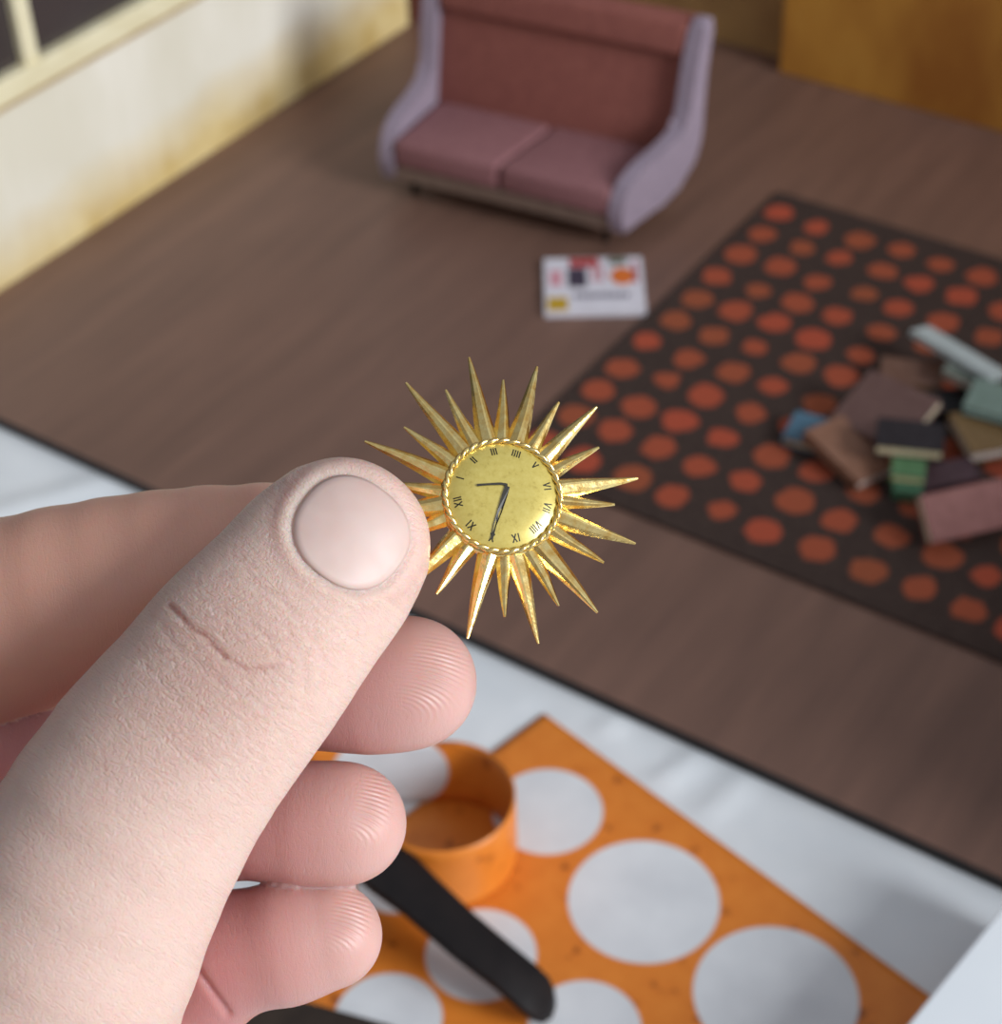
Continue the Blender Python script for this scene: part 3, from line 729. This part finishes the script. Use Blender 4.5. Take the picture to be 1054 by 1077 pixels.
# nail bed of the thumb
NA = np.array([0.615, -0.788]); NB = np.array([0.788, 0.615]); NC = np.array([370.0, 560.0]); NLa, NLb = 56.0, 62.0
def nail_q(px, py):
    a = ((px - NC[0]) * NA[0] + (py - NC[1]) * NA[1]) / NLa; b = ((px - NC[0]) * NB[0] + (py - NC[1]) * NB[1]) / NLb
    return (np.abs(a) ** 2.3 + np.abs(b) ** 2.3) ** (1 / 2.3), a, b
q, qa, qb = nail_q(PXv, PYv)
disp += isT * (-0.028 * np.exp(-((q - 1.02) / 0.06) ** 2) + 0.022 * np.exp(-((q - 1.2) / 0.12) ** 2) - 0.008 * (q < 1))
disp += isT * 0.012 * np.exp(-((q - 1.42) / 0.05) ** 2) * (qa > 0)
V = V + NRM * disp[:, None]
def put_mesh(name, V, Q, mat, parent=None, origin=None):
    W = (RW @ np.stack([V[:, 0], -V[:, 1], -V[:, 2]]) * CM).T + CAMP
    if origin is None: origin = np.zeros(3)
    W = W - origin
    me = bpy.data.meshes.new(name); me.vertices.add(len(W)); me.vertices.foreach_set('co', W.ravel())
    nl = Q.size; me.loops.add(nl); me.loops.foreach_set('vertex_index', Q.ravel().astype(np.int32))
    me.polygons.add(len(Q)); me.polygons.foreach_set('loop_start', np.arange(0, nl, 4, dtype=np.int32))
    me.polygons.foreach_set('use_smooth', np.ones(len(Q), bool)); me.update(calc_edges=True); me.validate()
    me.materials.append(mat)
    o = bpy.data.objects.new(name, me); COL.objects.link(o); o.parent = parent; o.location = (0, 0, 0) if parent else origin
    return o
# ---- skin
t = NT('skin')
def attr(nm):
    a = t.n('ShaderNodeAttribute'); a.attribute_name = nm; return a.outputs['Fac']
pink, ridge, phase, knk = attr('pink'), attr('ridge'), attr('phase'), attr('knuckle')
blot = t.noise(t.obj(), 130, 3, 0.55)
base = t.mix(t.math('MULTIPLY', blot, 0.5), sr(232, 208, 194), sr(224, 192, 178))
base = t.mix(pink, base, sr(178, 108, 110)); base = t.mix(attr('ruddy'), base, sr(222, 150, 118))
spk = t.noise(t.obj(), 700, 3, 0.6); base = t.mix(t.math('MULTIPLY', spk, 0.28), base, sr(206, 152, 138))
base = t.mix(t.math('MULTIPLY', knk, 0.35), base, sr(206, 160, 146))
base = t.mix(t.math('MULTIPLY', attr('crease'), 0.75), base, sr(176, 112, 96))
al, ac = attr('along'), attr('across')
cb = t.n('ShaderNodeCombineXYZ'); t.l(al, cb.inputs[0]); t.l(ac, cb.inputs[1])
w1 = t.noise(t.mapping(cb.outputs[0], (0.20, 0.05, 1)), 1.0, 3, 0.65, 0.6)      # short folds running across the digit
w2 = t.noise(t.mapping(cb.outputs[0], (0.12, 0.16, 1), (0, 0, 0.6)), 1.6, 2, 0.6, 0.4)
wsum = t.math('ADD', t.math('MULTIPLY', t.math('ABSOLUTE', t.math('SUBTRACT', w1, 0.5)), -2.2), t.math('MULTIPLY', t.math('ABSOLUTE', t.math('SUBTRACT', w2, 0.5)), -1.4))
area_ = t.math('ADD', 0.6, t.math('MULTIPLY', knk, 1.3))
hgt_ = t.math('ADD', t.math('MULTIPLY', t.math('MULTIPLY', wsum, area_), t.math('SUBTRACT', 1.0, ridge)), t.math('MULTIPLY', t.math('SINE', phase), t.math('MULTIPLY', ridge, 0.27)))
t.l(t.bump(hgt_, 0.9, 0.00024).outputs[0], t.b.inputs['Normal'])
t.set(Base_Color=base, Roughness=t.math('ADD', t.math('MULTIPLY', blot, 0.15), 0.31))
t.b.inputs['Specular IOR Level'].default_value = 0.45
t.b.inputs['Subsurface Weight'].default_value = 0.6; t.b.inputs['Subsurface Radius'].default_value = (1.0, 0.25, 0.12); t.b.inputs['Subsurface Scale'].default_value = 0.0045
M_SKIN = t.m
origin = (RW @ (np.array([1, -1, -1]) * hp(-350, 1540, 21.7))) * CM + CAMP
hand = put_mesh('hand', V, Q, M_SKIN, None, origin)
tag(hand, 'left hand of a person holding the gold clock between thumb and index finger', 'hand')
# attributes
pk = np.zeros(len(V)); rdg = np.zeros(len(V)); phs = np.zeros(len(V)); kn = np.zeros(len(V))
for i, (cx_, cy_, sx_, sy_, an_) in {2: (458, 712, 26, 34, 0.25), 3: (393, 846, 14, 32, 0.2), 4: (368, 966, 17, 26, 0.3)}.items():
    m = who == i
    dx, dy = PXv - cx_, PYv - cy_; c_, s_ = math.cos(an_), math.sin(an_); a_, b_ = dx * c_ + dy * s_, -dx * s_ + dy * c_
    rdg += m * np.exp(-((a_ / sx_) ** 2 + (b_ / sy_) ** 2) ** 1.2)
    # arcs bending round a core left of and below the pad's highlight
    phs = np.where(m, np.hypot((PXv - (cx_ - 46)) * 0.55, (PYv - (cy_ + 42)) * 1.0) / 4.2 * 2 * math.pi, phs)
    tip = {2: 432, 3: 364, 4: 346}[i]
    pk = np.where(m, 0.5 + 0.4 * np.clip((tip + 20 - PXv) / 130, 0, 1), pk)  # deeper pink towards the thumb: shading put into the skin colour
pk = np.where(who == 1, 0.15 + 0.12 * np.clip((PYv - 600) / 100, 0, 1), pk)
pk = np.where(who == 0, 0.10 + 0.30 * np.clip((q - 1.0) / 0.35, 0, 1) * np.clip(1.9 - q, 0, 1) * (qa > -0.6), pk)
ang_ = np.array([math.atan2(-.79, .61), -0.1, 0.0, 0.0, -0.15])[who]
along = PXv * np.cos(ang_) + PYv * np.sin(ang_); across = -PXv * np.sin(ang_) + PYv * np.cos(ang_)
crs = isT * np.exp(-(to_line(PXv, PYv, [(178, 636), (192, 648), (200, 660), (216, 668), (228, 682), (236, 690)]) / 2.6) ** 2) + 0.4 * isT * np.exp(-(to_line(PXv, PYv, [(236, 690), (262, 704), (290, 700)]) / 3.5) ** 2)
kn = np.exp(-((((PXv - 225) * .61 - (PYv - 700) * .79) / 120) ** 2 + (((PXv - 225) * .79 + (PYv - 700) * .61) / 85) ** 2)) * isT * 0.9 - 0.32 * (who > 0)
for nm, ar in (('pink', pk), ('ridge', np.clip(rdg, 0, 1)), ('phase', phs), ('knuckle', kn), ('ruddy', 0.6 * (who == 1)), ('along', along), ('across', across), ('crease', crs)):
    a_ = hand.data.attributes.new(nm, 'FLOAT', 'POINT'); a_.data.foreach_set('value', ar.astype(np.float32))
# ---- thumbnail: a shell laid on the nail bed
nu, nv2 = 44, 44; A_, B_ = np.meshgrid(np.linspace(-1, 1, nu), np.linspace(-1, 1, nv2), indexing='ij')
rr_ = np.maximum(np.abs(A_), np.abs(B_)); th_ = (np.abs(A_) ** 2.3 + np.abs(B_) ** 2.3) ** (1 / 2.3)
sc_ = np.where(th_ > 1e-6, rr_ / np.maximum(th_, 1e-6), 1.0); A_, B_ = A_ * sc_ * 0.995, B_ * sc_ * 0.995
npx = NC[0] + A_ * NLa * NA[0] + B_ * NLb * NB[0]; npy = NC[1] + A_ * NLa * NA[1] + B_ * NLb * NB[1]
def surf_depth(px, py):
    d0 = np.full(px.shape, 17.6); d = d0.copy()
    for _ in range(60):
        P = np.stack([(px - CX) / F * d, -(py - CY) / F * d, -d], -1).reshape(-1, 3)
        f = chain_sdf(P, THd, .1).reshape(px.shape); d = d + np.clip(f, -0.05, 0.2) * 0.7
    return d
dN = surf_depth(npx.ravel(), npy.ravel()).reshape(npx.shape)
edge = (np.abs(A_) ** 2.3 + np.abs(B_) ** 2.3) ** (1 / 2.3)
dN = dN - 0.012 - 0.006 * (1 - edge ** 2) + 0.03 * np.clip((edge - 0.92) / 0.08, 0, 1) - 0.008 * np.clip(A_, 0, 1)
VN = np.stack([(npx - CX) / F * dN, -(npy - CY) / F * dN, -dN], -1).reshape(-1, 3)
QN = np.array([(i * nv2 + j, i * nv2 + j + 1, (i + 1) * nv2 + j + 1, (i + 1) * nv2 + j) for i in range(nu - 1) for j in range(nv2 - 1)])
t = NT('nail'); t.set(Base_Color=t.ramp(t.noise(t.obj(), 200, 2), [(0.3, sr(216, 178, 168)), (0.7, sr(224, 190, 181))]), Roughness=0.47)
t.b.inputs['Subsurface Weight'].default_value = 0.3; t.b.inputs['Subsurface Scale'].default_value = 0.002
t.b.inputs['Coat Weight'].default_value = 0.04; t.b.inputs['Coat Roughness'].default_value = 0.3
nail = put_mesh('thumbnail', VN, QN, t.m, None, origin)
nail.parent = hand; nail.location = (0, 0, 0)
md = nail.modifiers.new('thickness', 'SOLIDIFY'); md.thickness = 0.0003; md.offset = -1
nail['label'] = 'short glossy pink thumbnail'

# ------------------------------------------------------------------ light
def area(name, loc, target, size, power, col, sy=None):
    l = bpy.data.lights.new(name, 'AREA'); l.energy = power; l.color = col; l.shape = 'RECTANGLE'; l.size = size; l.size_y = sy or size
    o = bpy.data.objects.new(name, l); COL.objects.link(o); o.location = loc
    o.rotation_euler = (Vector(target) - Vector(loc)).to_track_quat('-Z', 'Y').to_euler(); return o
area('window_light', (1.2, 0.27, 0.68), (-0.16, 0.3, 0.0), 0.5, 23.0, (0.93, 0.97, 1.0), 0.7)
wd = bpy.data.worlds.new('world'); S.world = wd; wd.use_nodes = True; nt = wd.node_tree
bg = nt.nodes['Background']; tc = nt.nodes.new('ShaderNodeTexCoord'); sx = nt.nodes.new('ShaderNodeSeparateXYZ'); nt.links.new(tc.outputs['Generated'], sx.inputs[0])
rp = nt.nodes.new('ShaderNodeValToRGB'); nt.links.new(sx.outputs['Z'], rp.inputs[0])
mp = nt.nodes.new('ShaderNodeMath'); mp.operation = 'MULTIPLY_ADD'; mp.inputs[1].default_value = 0.5; mp.inputs[2].default_value = 0.5
nt.links.new(sx.outputs['Z'], mp.inputs[0]); nt.links.new(mp.outputs[0], rp.inputs[0])
rp.color_ramp.elements[0].position = 0.3; rp.color_ramp.elements[0].color = (0.25, 0.22, 0.20, 1)
rp.color_ramp.elements[1].position = 0.9; rp.color_ramp.elements[1].color = (0.80, 0.86, 0.95, 1)
fx_ = nt.nodes.new('ShaderNodeMath'); fx_.operation = 'MULTIPLY_ADD'; fx_.inputs[1].default_value = 0.6; fx_.inputs[2].default_value = 0.78; nt.links.new(sx.outputs['X'], fx_.inputs[0])
fm = nt.nodes.new('ShaderNodeMath'); fm.operation = 'MAXIMUM'; fm.inputs[1].default_value = 0.12; nt.links.new(fx_.outputs[0], fm.inputs[0])
vm = nt.nodes.new('ShaderNodeVectorMath'); vm.operation = 'SCALE'; nt.links.new(rp.outputs[0], vm.inputs[0]); nt.links.new(fm.outputs[0], vm.inputs['Scale'])
nt.links.new(vm.outputs[0], bg.inputs[0]); bg.inputs[1].default_value = 0.62

vs_ = S.view_settings
S.display_settings.display_device = 'sRGB'; vs_.view_transform = 'Standard'; vs_.look = 'None'; vs_.gamma = 1.0; vs_.use_curve_mapping = False; vs_.exposure = 0.0
